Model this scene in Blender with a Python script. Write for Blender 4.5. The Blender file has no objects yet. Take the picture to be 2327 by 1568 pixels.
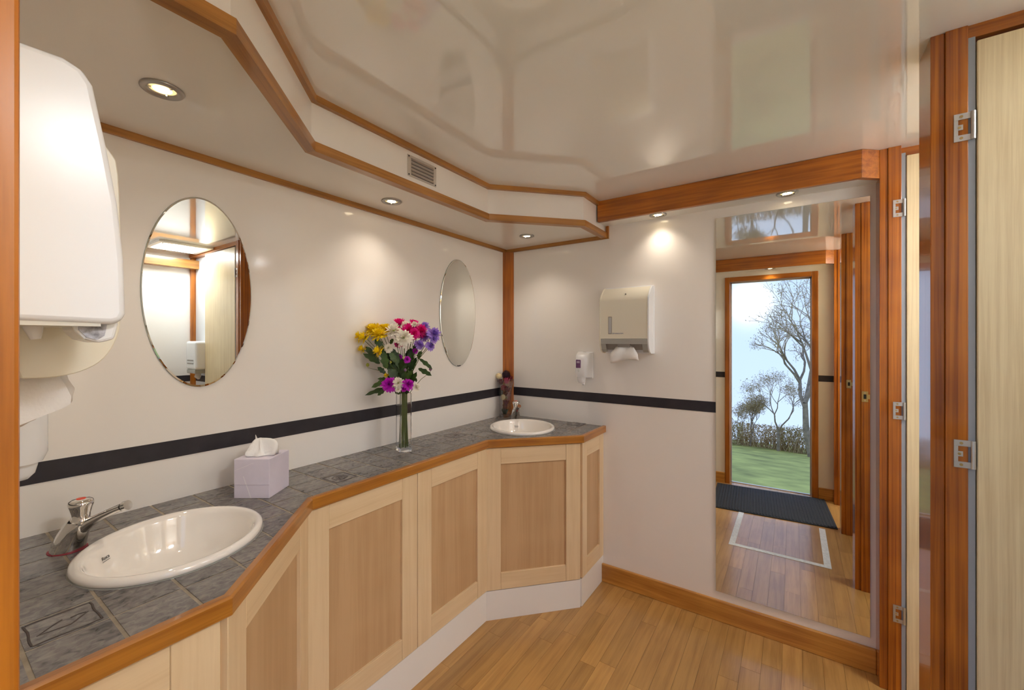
import bpy, bmesh, math, random
from mathutils import Vector, Matrix
random.seed(7)
R = math.radians
scene = bpy.context.scene
C = scene.collection

# ------------------------------------------------------------------ camera
W_PX, H_PX, F_PX = 2327.0, 1568.0, 944.0
cam_d = bpy.data.cameras.new('camera')
cam_d.sensor_fit = 'HORIZONTAL'; cam_d.sensor_width = 36.0
cam_d.lens = 36.0 * F_PX / W_PX
cam_d.shift_y = (773.0 - H_PX / 2) / W_PX
cam_d.clip_start = 0.01; cam_d.clip_end = 300
cam = bpy.data.objects.new('camera', cam_d); C.objects.link(cam)
cam.location = (1.527, -2.187, 1.328)
cam.rotation_euler = (R(90), 0, R(34.1))
scene.camera = cam

# ------------------------------------------------------------------ world, exposure
scene.view_settings.view_transform = 'Standard'
scene.view_settings.look = 'None'
scene.view_settings.gamma = 1.0
scene.view_settings.use_curve_mapping = False
scene.view_settings.exposure = 0.30
SKY = 1.7            # daylight strength
LAMP = 5.4           # watts of each downlight
CUB = (12.0, 5.0, 14.0)   # watts of each cubicle roof light, far and near boosted as room fill
scene.cycles.max_bounces = 14; scene.cycles.diffuse_bounces = 8; scene.cycles.glossy_bounces = 8
scene.cycles.transmission_bounces = 10; scene.cycles.transparent_max_bounces = 12
scene.cycles.sample_clamp_indirect = 6.0
scene.cycles.use_denoising = True
scene.cycles.caustics_reflective = False
world = bpy.data.worlds.new('World'); scene.world = world
world.use_nodes = True
nt = world.node_tree; nt.nodes.clear()
wo = nt.nodes.new('ShaderNodeOutputWorld'); bg = nt.nodes.new('ShaderNodeBackground')
tc = nt.nodes.new('ShaderNodeTexCoord'); sx = nt.nodes.new('ShaderNodeSeparateXYZ')
rp = nt.nodes.new('ShaderNodeValToRGB')
nt.links.new(tc.outputs['Generated'], sx.inputs[0])
mr = nt.nodes.new('ShaderNodeMapRange'); mr.inputs[1].default_value = -0.25; mr.inputs[2].default_value = 1.0
nt.links.new(sx.outputs[2], mr.inputs[0]); nt.links.new(mr.outputs[0], rp.inputs[0])
e = rp.color_ramp.elements
e[0].position = 0.0; e[0].color = (.42, .52, .72, 1)
e[1].position = 1.0; e[1].color = (.20, .34, .72, 1)
m_ = rp.color_ramp.elements.new(.30); m_.color = (.36, .475, .70, 1)
# soft hazy sun low over the field, as the reflected sky shows it
vd = nt.nodes.new('ShaderNodeVectorMath'); vd.operation = 'DOT_PRODUCT'
vd.inputs[1].default_value = Vector((-.085, -1.12, .088)).normalized()
nt.links.new(tc.outputs['Generated'], vd.inputs[0])
pw = nt.nodes.new('ShaderNodeMath'); pw.operation = 'POWER'; pw.inputs[1].default_value = 1500
nt.links.new(vd.outputs['Value'], pw.inputs[0])
mx = nt.nodes.new('ShaderNodeMix'); mx.data_type = 'RGBA'
nt.links.new(pw.outputs[0], mx.inputs[0]); nt.links.new(rp.outputs[0], mx.inputs[6])
mx.inputs[7].default_value = (1.0, 1.0, 1.0, 1)
nt.links.new(mx.outputs[2], bg.inputs[0]); bg.inputs[1].default_value = SKY
nt.links.new(bg.outputs[0], wo.inputs[0])

# ------------------------------------------------------------------ materials
MATS = {}
def base_mat(name):
    m = bpy.data.materials.new(name); m.use_nodes = True
    return m, m.node_tree, m.node_tree.nodes['Principled BSDF']
def plain(name, col, rough=.4, metal=0, coat=0, spec=.5, trans=0, ior=1.45, emit=None, es=0, noise=0, nscale=20, bump=0, bscale=60, sss=0):
    if name in MATS: return MATS[name]
    m, t, b = base_mat(name)
    b.inputs['Base Color'].default_value = (*col, 1); b.inputs['Roughness'].default_value = rough
    b.inputs['Metallic'].default_value = metal; b.inputs['Coat Weight'].default_value = coat
    b.inputs['Coat Roughness'].default_value = .04
    b.inputs['Specular IOR Level'].default_value = spec
    b.inputs['Transmission Weight'].default_value = trans; b.inputs['IOR'].default_value = ior
    if sss: b.inputs['Subsurface Weight'].default_value = sss; b.inputs['Subsurface Radius'].default_value = (.01, .01, .01)
    if emit:
        b.inputs['Emission Color'].default_value = (*emit, 1); b.inputs['Emission Strength'].default_value = es
    if noise or bump:
        co = t.nodes.new('ShaderNodeTexCoord')
    if noise:
        n = t.nodes.new('ShaderNodeTexNoise'); n.inputs['Scale'].default_value = nscale; n.inputs['Detail'].default_value = 4
        r = t.nodes.new('ShaderNodeValToRGB')
        r.color_ramp.elements[0].color = (*[c * (1 - noise) for c in col], 1)
        r.color_ramp.elements[1].color = (*[min(1, c * (1 + noise)) for c in col], 1)
        r.color_ramp.elements[0].position = .3; r.color_ramp.elements[1].position = .7
        t.links.new(co.outputs['Object'], n.inputs['Vector']); t.links.new(n.outputs[0], r.inputs[0])
        t.links.new(r.outputs[0], b.inputs['Base Color'])
    if bump:
        n2 = t.nodes.new('ShaderNodeTexNoise'); n2.inputs['Scale'].default_value = bscale; n2.inputs['Detail'].default_value = 3
        bp = t.nodes.new('ShaderNodeBump'); bp.inputs['Strength'].default_value = bump; bp.inputs['Distance'].default_value = .002
        t.links.new(co.outputs['Object'], n2.inputs['Vector']); t.links.new(n2.outputs[0], bp.inputs['Height'])
        t.links.new(bp.outputs[0], b.inputs['Normal'])
    MATS[name] = m; return m
def wood(name, c1, c2, axis='z', rough=.3, coat=.6, rings=55, fine=1.0, rot=0, obj_random=0, stretch=.035, bump=.08, crough=.05):
    """grain runs along axis; the colour comes from stretched noise and fine streaks"""
    if name in MATS: return MATS[name]
    m, t, b = base_mat(name)
    co = t.nodes.new('ShaderNodeTexCoord'); mp = t.nodes.new('ShaderNodeMapping')
    sc = {'x': (stretch, 1, 1), 'y': (1, stretch, 1), 'z': (1, 1, stretch)}[axis]
    mp0 = t.nodes.new('ShaderNodeMapping'); mp0.inputs['Rotation'].default_value = (0, 0, -rot)
    mp.inputs['Scale'].default_value = sc
    t.links.new(co.outputs['Object'], mp0.inputs[0])
    vec = mp0.outputs[0]
    oi = t.nodes.new('ShaderNodeObjectInfo')
    if obj_random:
        ad = t.nodes.new('ShaderNodeVectorMath'); ad.operation = 'MULTIPLY_ADD'
        cmb = t.nodes.new('ShaderNodeCombineXYZ')
        for i in range(3): t.links.new(oi.outputs['Random'], cmb.inputs[i])
        ad.inputs[1].default_value = (13, 17, 11)
        t.links.new(cmb.outputs[0], ad.inputs[0]); t.links.new(vec, ad.inputs[2]); vec = ad.outputs[0]
    t.links.new(vec, mp.inputs[0])
    n1 = t.nodes.new('ShaderNodeTexNoise'); n1.inputs['Scale'].default_value = rings; n1.inputs['Detail'].default_value = 3; n1.inputs['Distortion'].default_value = .6
    n2 = t.nodes.new('ShaderNodeTexNoise'); n2.inputs['Scale'].default_value = rings * 6; n2.inputs['Detail'].default_value = 2
    n3 = t.nodes.new('ShaderNodeTexNoise'); n3.inputs['Scale'].default_value = 7; n3.inputs['Detail'].default_value = 1
    t.links.new(mp.outputs[0], n1.inputs['Vector']); t.links.new(mp.outputs[0], n2.inputs['Vector']); t.links.new(vec, n3.inputs['Vector'])
    a = t.nodes.new('ShaderNodeMath'); a.operation = 'MULTIPLY_ADD'; a.inputs[1].default_value = .35 * fine
    t.links.new(n2.outputs[0], a.inputs[0]); t.links.new(n1.outputs[0], a.inputs[2])
    a2 = t.nodes.new('ShaderNodeMath'); a2.operation = 'MULTIPLY_ADD'; a2.inputs[1].default_value = .35
    t.links.new(n3.outputs[0], a2.inputs[0]); t.links.new(a.outputs[0], a2.inputs[2])
    r = t.nodes.new('ShaderNodeValToRGB')
    r.color_ramp.elements[0].position = .62; r.color_ramp.elements[0].color = (*c2, 1)
    r.color_ramp.elements[1].position = 1.02; r.color_ramp.elements[1].color = (*c1, 1)
    t.links.new(a2.outputs[0], r.inputs[0])
    out = r.outputs[0]
    if obj_random:
        hs = t.nodes.new('ShaderNodeHueSaturation')
        mr_ = t.nodes.new('ShaderNodeMapRange'); mr_.inputs[3].default_value = 1 - obj_random; mr_.inputs[4].default_value = 1 + obj_random
        t.links.new(oi.outputs['Random'], mr_.inputs[0]); t.links.new(mr_.outputs[0], hs.inputs['Value']); t.links.new(out, hs.inputs['Color']); out = hs.outputs[0]
    t.links.new(out, b.inputs['Base Color'])
    b.inputs['Roughness'].default_value = rough; b.inputs['Coat Weight'].default_value = coat; b.inputs['Coat Roughness'].default_value = crough
    if bump:
        bp = t.nodes.new('ShaderNodeBump'); bp.inputs['Strength'].default_value = bump; bp.inputs['Distance'].default_value = .0006
        t.links.new(a.outputs[0], bp.inputs['Height']); t.links.new(bp.outputs[0], b.inputs['Normal'])
    MATS[name] = m; return m
PINE1, PINE2 = (.49, .155, .012), (.26, .070, .005)
pine_z = wood('pine_varnished_upright', PINE1, PINE2, 'z', rough=.28, coat=.35)
pine_x = wood('pine_varnished_x', PINE1, PINE2, 'x', rough=.3, coat=.3)
pine_post = wood('pine_post_fine_grain', (.56, .175, .010), (.25, .058, .004), 'z', rough=.25, coat=.5, rings=95, fine=.6, stretch=.012)
HON1, HON2 = (.44, .195, .034), (.27, .105, .016)
def honey(axis, rot=0): return wood('honey_pine_%s_%d' % (axis, round(math.degrees(rot))), HON1, HON2, axis, rough=.35, coat=.4, rot=rot)
def edge_wood(rot): return wood('edge_wood_%d' % round(math.degrees(rot)), (.45, .18, .022), (.27, .09, .011), 'x', rough=.3, coat=.5, rot=rot)
maple_v = wood('pale_maple_upright', (.78, .60, .37), (.70, .515, .30), 'z', rough=.42, coat=.15, rings=40, bump=.03)
maple_h = wood('pale_maple_level', (.78, .60, .37), (.70, .515, .30), 'x', rough=.42, coat=.15, rings=40, bump=.03)
panel_v = wood('beech_panel', (.585, .385, .205), (.50, .31, .155), 'z', rough=.42, coat=.15, rings=24, bump=.03)
cub_v = wood('pale_laminate_door', (.83, .69, .43), (.70, .55, .32), 'z', rough=.4, coat=.2, rings=130, stretch=.02, bump=.03)
floor_w = wood('oak_plank', (.47, .26, .080), (.345, .175, .050), 'y', rough=.32, coat=.35, rings=45, obj_random=.12, stretch=.05, bump=.12, crough=.14)
floor_b = plain('floor_joint', (.16, .075, .028), .5)
wall_m = plain('white_wall_laminate', (.86, .83, .785), .10, spec=.5)
ceil_m = plain('glossy_ceiling_panel', (.90, .905, .905), .035, coat=0.8, spec=.5)
white_m = plain('white_paint', (.83, .81, .77), .3)
stripe_m = plain('dark_stripe', (.024, .021, .027), .45, noise=.2)
steel_m = plain('brushed_steel', (.42, .41, .40), .32, metal=1)
bright_m = plain('bright_steel', (.62, .62, .61), .38, metal=1)
dark_m = plain('dark_hole', (.01, .01, .01), .7)
chrome_m = plain('chrome', (.80, .79, .77), .045, metal=1)
brass_m = plain('brass_screw', (.55, .42, .2), .3, metal=1)
mirror_m = plain('mirror_silver', (.86, .885, .86), .0, metal=1)
glassedge_m = plain('mirror_edge', (.30, .36, .33), .12, spec=.7)
porc_m = plain('porcelain', (.86, .82, .765), .08, coat=1, spec=.5)
grout_m = plain('grout', (.30, .25, .185), .8, noise=.25, nscale=40)
plast_m = plain('white_plastic', (.85, .87, .89), .22, spec=.5)
cream_m = plain('cream_plastic', (.80, .765, .64), .3)
grey_m = plain('grey_plastic', (.40, .40, .375), .35)
slot_m = plain('shadow_grey_plastic', (.30, .28, .26), .5)  # one even darker grey for chute, slots, window and print
paper_m = plain('white_paper', (.86, .85, .83), .85, bump=.25, bscale=300, sss=.0)
red_m = plain('red_plastic', (.75, .06, .02), .3)
rednylon_m = plain('red_gasket', (.35, .03, .05), .5)
purple_m = plain('purple_window', (.16, .07, .17), .15)
lilac_m = plain('lilac_print', (.45, .36, .5), .3)
ink_m = plain('blue_ink', (.03, .09, .30), .5)
black_m = plain('black_ink', (.02, .02, .02), .5)
box_m = plain('lilac_card', (.74, .69, .80), .6, noise=.05, nscale=14)
crease_m = plain('card_seam', (.52, .48, .58), .6)
streak_m = plain('card_pale_print', (.85, .82, .88), .6)
glass_m = plain('clear_glass', (1, 1, 1), .0, trans=1, ior=1.45)
mat_m = plain('charcoal_mat', (.030, .032, .036), .95, noise=.3, nscale=120, bump=.5, bscale=200)
tape_m = plain('white_floor_tape', (.70, .72, .72), .5, noise=.12, nscale=60)
motif_m = plain('tile_relief_line', (.060, .045, .040), .5)
alu_m = plain('door_seal_aluminium', (.62, .63, .63), .35, metal=.3)
lens_m = plain('lamp_lens', (1, .9, .7), .2, emit=(1.0, .80, .50), es=14)
lensr_m = plain('lamp_reflector', (.9, .75, .45), .25, metal=.6, emit=(1.0, .70, .30), es=1.1)
lens2_m = plain('lamp_diffuser', (1, 1, 1), .3, emit=(.95, .98, 1), es=3)
def stone():
    m, t, b = base_mat('slate_grey_tile')
    co = t.nodes.new('ShaderNodeTexCoord'); oi = t.nodes.new('ShaderNodeObjectInfo')
    mp = t.nodes.new('ShaderNodeMapping'); mp.inputs['Scale'].default_value = (1, .62, 1)
    ad = t.nodes.new('ShaderNodeVectorMath'); ad.operation = 'ADD'
    cm = t.nodes.new('ShaderNodeCombineXYZ')
    ml = t.nodes.new('ShaderNodeMath'); ml.operation = 'MULTIPLY'; ml.inputs[1].default_value = 30
    t.links.new(oi.outputs['Random'], ml.inputs[0]); t.links.new(ml.outputs[0], cm.inputs[0]); t.links.new(ml.outputs[0], cm.inputs[2])
    t.links.new(co.outputs['Object'], ad.inputs[0]); t.links.new(cm.outputs[0], ad.inputs[1]); t.links.new(ad.outputs[0], mp.inputs[0])
    n = t.nodes.new('ShaderNodeTexNoise'); n.inputs['Scale'].default_value = 85; n.inputs['Detail'].default_value = 6; n.inputs['Roughness'].default_value = .62
    n.inputs['Distortion'].default_value = .8
    n2 = t.nodes.new('ShaderNodeTexNoise'); n2.inputs['Scale'].default_value = 9; n2.inputs['Detail'].default_value = 2
    t.links.new(mp.outputs[0], n.inputs['Vector']); t.links.new(mp.outputs[0], n2.inputs['Vector'])
    a = t.nodes.new('ShaderNodeMath'); a.operation = 'MULTIPLY_ADD'; a.inputs[1].default_value = .5
    t.links.new(n2.outputs[0], a.inputs[0]); t.links.new(n.outputs[0], a.inputs[2])
    r = t.nodes.new('ShaderNodeValToRGB'); el = r.color_ramp.elements
    el[0].position = .48; el[0].color = (.026, .024, .025, 1); el[1].position = .95; el[1].color = (.26, .235, .215, 1)
    k = el.new(.66); k.color = (.128, .117, .113, 1)
    t.links.new(a.outputs[0], r.inputs[0]); t.links.new(r.outputs[0], b.inputs['Base Color'])
    b.inputs['Roughness'].default_value = .26
    bp = t.nodes.new('ShaderNodeBump'); bp.inputs['Strength'].default_value = .35; bp.inputs['Distance'].default_value = .0015
    t.links.new(n.outputs[0], bp.inputs['Height']); t.links.new(bp.outputs[0], b.inputs['Normal'])
    return m
stone_m = stone()

# ------------------------------------------------------------------ mesh helpers
class MB:
    def __init__(s): s.v = []; s.f = []
    def add(s, vs, fs, M=None):
        o = len(s.v)
        s.v += [tuple(M @ Vector(p)) if M else tuple(p) for p in vs]
        s.f += [tuple(i + o for i in f) for f in fs]; return s
    def box(s, x0, x1, y0, y1, z0, z1, M=None):
        vs = [(x0,y0,z0),(x1,y0,z0),(x1,y1,z0),(x0,y1,z0),(x0,y0,z1),(x1,y0,z1),(x1,y1,z1),(x0,y1,z1)]
        return s.add(vs, [(0,3,2,1),(4,5,6,7),(0,1,5,4),(1,2,6,5),(2,3,7,6),(3,0,4,7)], M)
    def prism(s, poly, z0, z1, M=None, inset=0):
        a = sum(poly[i][0]*poly[(i+1)%len(poly)][1]-poly[(i+1)%len(poly)][0]*poly[i][1] for i in range(len(poly)))
        if a < 0: poly = poly[::-1]
        n = len(poly); top = poly
        if inset:
            top = offset_poly(poly, -inset)
        vs = [(p[0],p[1],z0) for p in poly] + [(p[0],p[1],z1) for p in top]
        fs = [tuple(range(n-1,-1,-1)), tuple(range(n,2*n))] + [(i,(i+1)%n,n+(i+1)%n,n+i) for i in range(n)]
        return s.add(vs, fs, M)
    def lathe(s, prof, n=32, sx=1, sy=1, M=None, close=False):
        vs = []; fs = []; k = len(prof)
        for i in range(n):
            a = 2*math.pi*i/n
            for r, z in prof: vs.append((r*sx*math.cos(a), r*sy*math.sin(a), z))
        for i in range(n):
            j = (i+1) % n
            for q in range(k if close else k-1):
                p = (q+1) % k
                fs.append((i*k+q, j*k+q, j*k+p, i*k+p))
        return s.add(vs, fs, M)
    def tube(s, path, rad, n=10, cap=True, M=None, flat=1.0):
        path = [Vector(p) for p in path]
        if not isinstance(rad, (list, tuple)): rad = [rad]*len(path)
        vs = []; fs = []; prev = None
        for i, p in enumerate(path):
            d = (path[min(i+1,len(path)-1)] - path[max(i-1,0)]).normalized()
            if prev is None:
                up = Vector((0,0,1)) if abs(d.z) < .9 else Vector((1,0,0))
                a = d.cross(up).normalized()
            else:
                a = (prev - d*prev.dot(d)).normalized()
            prev = a; b = d.cross(a)
            for k in range(n):
                t = 2*math.pi*k/n
                vs.append(tuple(p + a*math.cos(t)*rad[i] + b*math.sin(t)*rad[i]*flat))
        for i in range(len(path)-1):
            for k in range(n):
                q = (k+1) % n
                fs.append((i*n+k, i*n+q, (i+1)*n+q, (i+1)*n+k))
        if cap:
            fs.append(tuple(range(n-1,-1,-1))); o = (len(path)-1)*n; fs.append(tuple(range(o, o+n)))
        return s.add(vs, fs, M)
    def sphere(s, c, r, nu=12, nv=8, sz=1.0, M=None):
        prof = [(max(1e-5, r*math.sin(math.pi*i/nv)), -r*sz*math.cos(math.pi*i/nv)) for i in range(nv+1)]
        T = Matrix.Translation(Vector(c)); return s.lathe(prof, nu, M=(M @ T) if M else T)
    def extrude_yz(s, prof, x0, x1, M=None):
        """profile of (y,z) drawn out along x"""
        n = len(prof); vs = [(x0,y,z) for y,z in prof] + [(x1,y,z) for y,z in prof]
        fs = [tuple(range(n)), tuple(range(2*n-1,n-1,-1))] + [((i+1)%n, i, n+i, n+(i+1)%n) for i in range(n)]
        return s.add(vs, fs, M)
    def mesh(s, name, mat, smooth=None):
        me = bpy.data.meshes.new(name); me.from_pydata(s.v, [], s.f)
        bm = bmesh.new(); bm.from_mesh(me); bmesh.ops.recalc_face_normals(bm, faces=bm.faces[:])
        bm.to_mesh(me); bm.free()
        if mat: me.materials.append(mat)
        if smooth is not None:
            me.polygons.foreach_set('use_smooth', [True]*len(me.polygons))
            me.set_sharp_from_angle(angle=R(smooth))
        me.update(); return me
    def build(s, name, mat, parent=None, smooth=None, bevel=0, seg=2, loc=None, rot=None):
        o = bpy.data.objects.new(name, s.mesh(name, mat, smooth)); C.objects.link(o)
        if parent: o.parent = parent
        if loc: o.location = loc
        if rot: o.rotation_euler = rot
        if bevel:
            b = o.modifiers.new('bevel', 'BEVEL'); b.width = bevel; b.segments = seg; b.limit_method = 'ANGLE'; b.angle_limit = R(35)
        return o
def offset_poly(poly, d):
    n = len(poly); out = []
    for i in range(n):
        p0, p, p1 = Vector(poly[i-1][:2]), Vector(poly[i][:2]), Vector(poly[(i+1)%n][:2])
        d1, d2 = (p-p0), (p1-p)
        if d1.length < 1e-6 or d2.length < 1e-6: out.append(tuple(p)); continue
        d1.normalize(); d2.normalize()
        n1, n2 = Vector((d1.y,-d1.x)), Vector((d2.y,-d2.x))
        k = 1 + n1.dot(n2)
        m = (n1+n2)/k if k > .2 else n1
        out.append(tuple(p + m*d))
    return out
def box(x0, x1, y0, y1, z0, z1): return MB().box(x0, x1, y0, y1, z0, z1)
def tag(o, label, cat=None, group=None, kind=None):
    o['label'] = label
    if cat: o['category'] = cat
    if group: o['group'] = group
    if kind: o['kind'] = kind
    return o
def thing(name, label, cat, loc=(0,0,0), rotz=0, group=None):
    o = bpy.data.objects.new(name, None); C.objects.link(o); o.empty_display_size = .05
    o.location = loc; o.rotation_euler = (0,0,rotz); return tag(o, label, cat, group)
def struct(o, label, cat): return tag(o, label, cat, kind='structure')
def mitre(path, i, side_n):
    pass
def sweep(path, prof):
    """one mitred MB for each segment; prof = (n, z) with n along the right-hand normal"""
    P = [Vector(p) for p in path]; N = []
    for i in range(len(P)-1):
        d = (P[i+1]-P[i]).normalized(); N.append(Vector((d.y,-d.x)))
    M = []
    for i in range(len(P)):
        if i == 0: M.append(N[0])
        elif i == len(P)-1: M.append(N[-1])
        else: M.append((N[i-1]+N[i])/(1+N[i-1].dot(N[i])))
    out = []; k = len(prof)
    for i in range(len(P)-1):
        vs = []
        for q in (i, i+1):
            for n, z in prof: vs.append((P[q].x+M[q].x*n, P[q].y+M[q].y*n, z))
        fs = [tuple(range(k-1,-1,-1)), tuple(range(k,2*k))] + [(a,(a+1)%k,k+(a+1)%k,k+a) for a in range(k)]
        out.append(MB().add(vs, fs))
    return out
def offset_path(path, d):
    P = [Vector(p) for p in path]; N = []
    for i in range(len(P)-1):
        t = (P[i+1]-P[i]).normalized(); N.append(Vector((t.y,-t.x)))
    out = []
    for i in range(len(P)):
        m = N[0] if i == 0 else N[-1] if i == len(P)-1 else (N[i-1]+N[i])/(1+N[i-1].dot(N[i]))
        out.append((P[i].x+m.x*d, P[i].y+m.y*d))
    return out
def seg_angle(a, b): return math.atan2(b[1]-a[1], b[0]-a[0])
def copy_tree(o, parent=None):
    c = o.copy(); C.objects.link(c); c.parent = parent
    for ch in list(o.children): copy_tree(ch, c)
    return c
def text(name, body, size, mat, parent, M, extrude=.0002):
    cu = bpy.data.curves.new(name, 'FONT'); cu.body = body; cu.size = size; cu.extrude = extrude
    cu.align_x = 'CENTER'; cu.align_y = 'CENTER'
    t = bpy.data.objects.new('tmp', cu); C.objects.link(t)
    dg = bpy.context.evaluated_depsgraph_get(); me = bpy.data.meshes.new_from_object(t.evaluated_get(dg))
    C.objects.unlink(t); bpy.data.objects.remove(t)
    me.materials.clear(); me.materials.append(mat)
    o = bpy.data.objects.new(name, me); C.objects.link(o); o.parent = parent; o.matrix_local = M
    return o

# ------------------------------------------------------------------ the room
YF = -2.145          # inner face of the door wall
XR = 1.80            # line of the cubicle posts
XB = 2.75            # back of the cubicles
ZC = 2.056           # ceiling
ZS = 1.905           # soffit over the vanity
ZB = 1.953           # soffit over mirror and door

floor = struct(box(-.05, XB+.05, YF-.07, .05, -.08, -.002).build('floor', floor_b), 'oak strip floor of narrow brown planks', 'floor')
pw_, x = .0695, .307
row = 0
while x < XB:
    y = YF - .06 - random.random()*.4
    while y < 0:
        L = random.choice((.36, .44, .52, .6)) if x < 1.9 else 1.4
        a, b_ = max(y, YF-.06), min(y+L, 0)
        if b_-a > .01:
            box(-pw_/2+.0004, pw_/2-.0004, -(b_-a)/2+.0004, (b_-a)/2-.0004, -.003, 0).build('plank', floor_w, floor, loc=(x+pw_/2, (a+b_)/2, 0))
        y += L
    x += pw_; row += 1
struct(box(-.05, XB+.05, YF-.07, .05, ZC, ZC+.05).build('ceiling', ceil_m), 'glossy cream ceiling panel reflecting the doorway', 'ceiling')
wl = struct(box(-.05, 0, YF-.06, .05, 0, ZC).build('wall_left', wall_m), 'long cream laminate wall behind the vanity', 'wall')
box(0, .0016, YF, -.034, .979, 1.030).build('stripe', stripe_m, wl)
wb = struct(box(0, XB, 0, .05, 0, ZC).build('wall_back', wall_m), 'cream laminate end wall with tall mirror and dispensers', 'wall')
box(.06, 1.222, -.0016, 0, .982, 1.033).build('stripe', stripe_m, wb)
box(XR+.07, XB, -.0016, 0, .982, 1.033).build('stripe', stripe_m, wb)
wr = struct(box(XB, XB+.05, YF-.06, .05, 0, ZC).build('wall_right', wall_m), 'cream rear wall of the cubicles with dark stripe', 'wall')
box(XB-.0016, XB, YF, 0, .979, 1.030).build('stripe', stripe_m, wr)
DX0, DX1, DZ = 1.04, 1.656, 1.866
wf = MB(); wf.box(0, DX0-.02, YF-.06, YF, 0, ZC); wf.box(DX1+.02, XB, YF-.06, YF, 0, ZC); wf.box(DX0-.02, DX1+.02, YF-.06, YF, DZ+.02, ZC)
wf = struct(wf.build('wall_front', wall_m), 'cream wall around the entrance doorway', 'wall')
box(.0, DX0-.041, YF, YF+.0016, .982, 1.033).build('stripe', stripe_m, wf)
box(DX1+.046, XR, YF, YF+.0016, .982, 1.033).build('stripe', stripe_m, wf)
# entrance door frame: jambs and head in varnished pine with a pale seal round the opening
df = struct(box(DX0-.04, DX0, YF-.075, YF+.010, 0, DZ+.042).build('trim_1', pine_z, bevel=.003), 'orange pine door frame around the entrance opening', 'door frame')
box(DX1, DX1+.045, YF-.075, YF+.010, 0, DZ+.042).build('jamb', pine_z, df, bevel=.003)
box(DX0, DX1, YF-.075, YF+.010, DZ, DZ+.042).build('head', pine_x, df, bevel=.003)
box(DX0, DX0+.010, YF-.075, YF-.060, 0, DZ).build('seal', alu_m, df)
box(DX1-.010, DX1, YF-.075, YF-.060, 0, DZ).build('seal', alu_m, df)
box(DX0, DX1, YF-.075, YF-.060, DZ-.010, DZ).build('seal', alu_m, df)
box(DX0, DX1, YF-.075, YF-.055, -.002, .006).build('threshold', alu_m, df)

# corner post between the two walls
struct(MB().prism([(0,-.036),(.060,-.004),(.060,0),(0,0)], .854, 1.886).build('trim_2', pine_z), 'upright pine strip covering the corner above the vanity', 'corner trim')

# posts between the cubicles, each two boards
def post(n, y0, y1, label):
    p = struct(box(XR, XR+.0245, y0, y1, 0, ZC).build('trim_%d' % n, pine_post, bevel=.0015), label, 'door post')
    box(XR+.0245, XR+.062, y0-.005, y1+.005 if y1 < -.05 else y1, 0, ZC).build('jamb_board', pine_post, p, bevel=.0015)
    if y1 > YF+.1: box(XR+.062, XR+.0735, y0-.003, y0+.010, 0, ZC-.03).build('seal_strip', plain('seal_grey', (.34, .37, .41), .4), p)
    return p
POSTS = [(-.083, 0), (-.797, -.687), (-1.56, -1.45), (YF, YF+.083)]
post(3, *POSTS[0], 'pine door post in the corner beside the tall mirror')
post(4, *POSTS[1], 'broad glossy pine post between the first and second cubicle')
post(5, *POSTS[2], 'pine post between the second and third cubicle, seen reflected')
post(6, *POSTS[3], 'pine post beside the entrance doorway, seen reflected')
# partitions with a pine strip at the ceiling
for i, (yp, lab) in enumerate(((-.742, 'white partition behind the near open cubicle door'), (-1.505, 'white partition between second and third cubicle'))):
    pt = struct(box(XR+.062, XB, yp-.014, yp+.014, 0, ZC).build('wall_partition', plain('partition_blue_white', (.74, .77, .80), .3)), lab, 'partition')
    for s in (-1, 1):
        ys = sorted((yp+s*.014, yp+s*.055)); box(XR+.062, XB, *ys, ZC-.030, ZC).build('ceiling_strip', pine_x, pt)
        ys = sorted((yp+s*.014, yp+s*.0156)); box(XR+.062, XB, *ys, .98, 1.031).build('stripe', stripe_m, pt)
    box(XB-.02, XB, yp-.05, yp-.014, 0, ZC).build('corner_strip', pine_z, pt)
struct(box(XR+.062, XB, -.055, 0, ZC-.03, ZC).build('trim_7', pine_x), 'pine strip along the ceiling of the far cubicle', 'trim')
struct(box(XB-.09, XB, YF, -.0, 1.93, 2.0).build('trim_8', honey('y')), 'pine beam across the cubicle rear wall', 'beam')

# bulkhead over the vanity: same plan as the counter
LIP = [(.672, YF), (.672, -1.842), (.343, -1.496), (.343, -.636), (.672, -.290), (.672, 0)]
FAS = offset_path(LIP, -.004)
bulk = struct(MB().prism([(0, YF)] + FAS + [(0, 0)], ZS, ZC).build('ceiling_bulkhead', wall_m), 'cream stepped bulkhead above the vanity with pine edging', 'bulkhead')
def edge_set(name, path, prof, mats, label, cat, n):
    segs = sweep(path, prof); root = None
    for i, s in enumerate(segs):
        a = seg_angle(path[i], path[i+1]); mm = mats(a)
        if root is None: root = struct(s.build(name, mm), label, cat)
        else: s.build(n, mm, root)
    return root
hx = lambda a: honey('x', a)
edge_set('trim_9', FAS, [(-.020, ZS), (-.020, ZS-.016), (.012, ZS-.016), (.012, ZS+.014), (0, ZS+.014), (0, ZS)], hx, 'pine nosing along the lower edge of the bulkhead', 'trim', 'nosing')
edge_set('trim_10', FAS, [(0, ZC-.020), (.016, ZC-.020), (.016, ZC), (0, ZC)], hx, 'thin pine bead where the bulkhead meets the ceiling', 'trim', 'bead')
t11 = struct(box(0, .010, YF, 0, ZS-.021, ZS).build('trim_11', honey('y')), 'thin pine bead under the bulkhead along both walls', 'trim')
box(.010, .690, -.010, 0, ZS-.021, ZS).build('bead', honey('x'), t11)
box(.674, .690, -.010, 0, ZS, ZB).build('bead', pine_z, t11)
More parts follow.
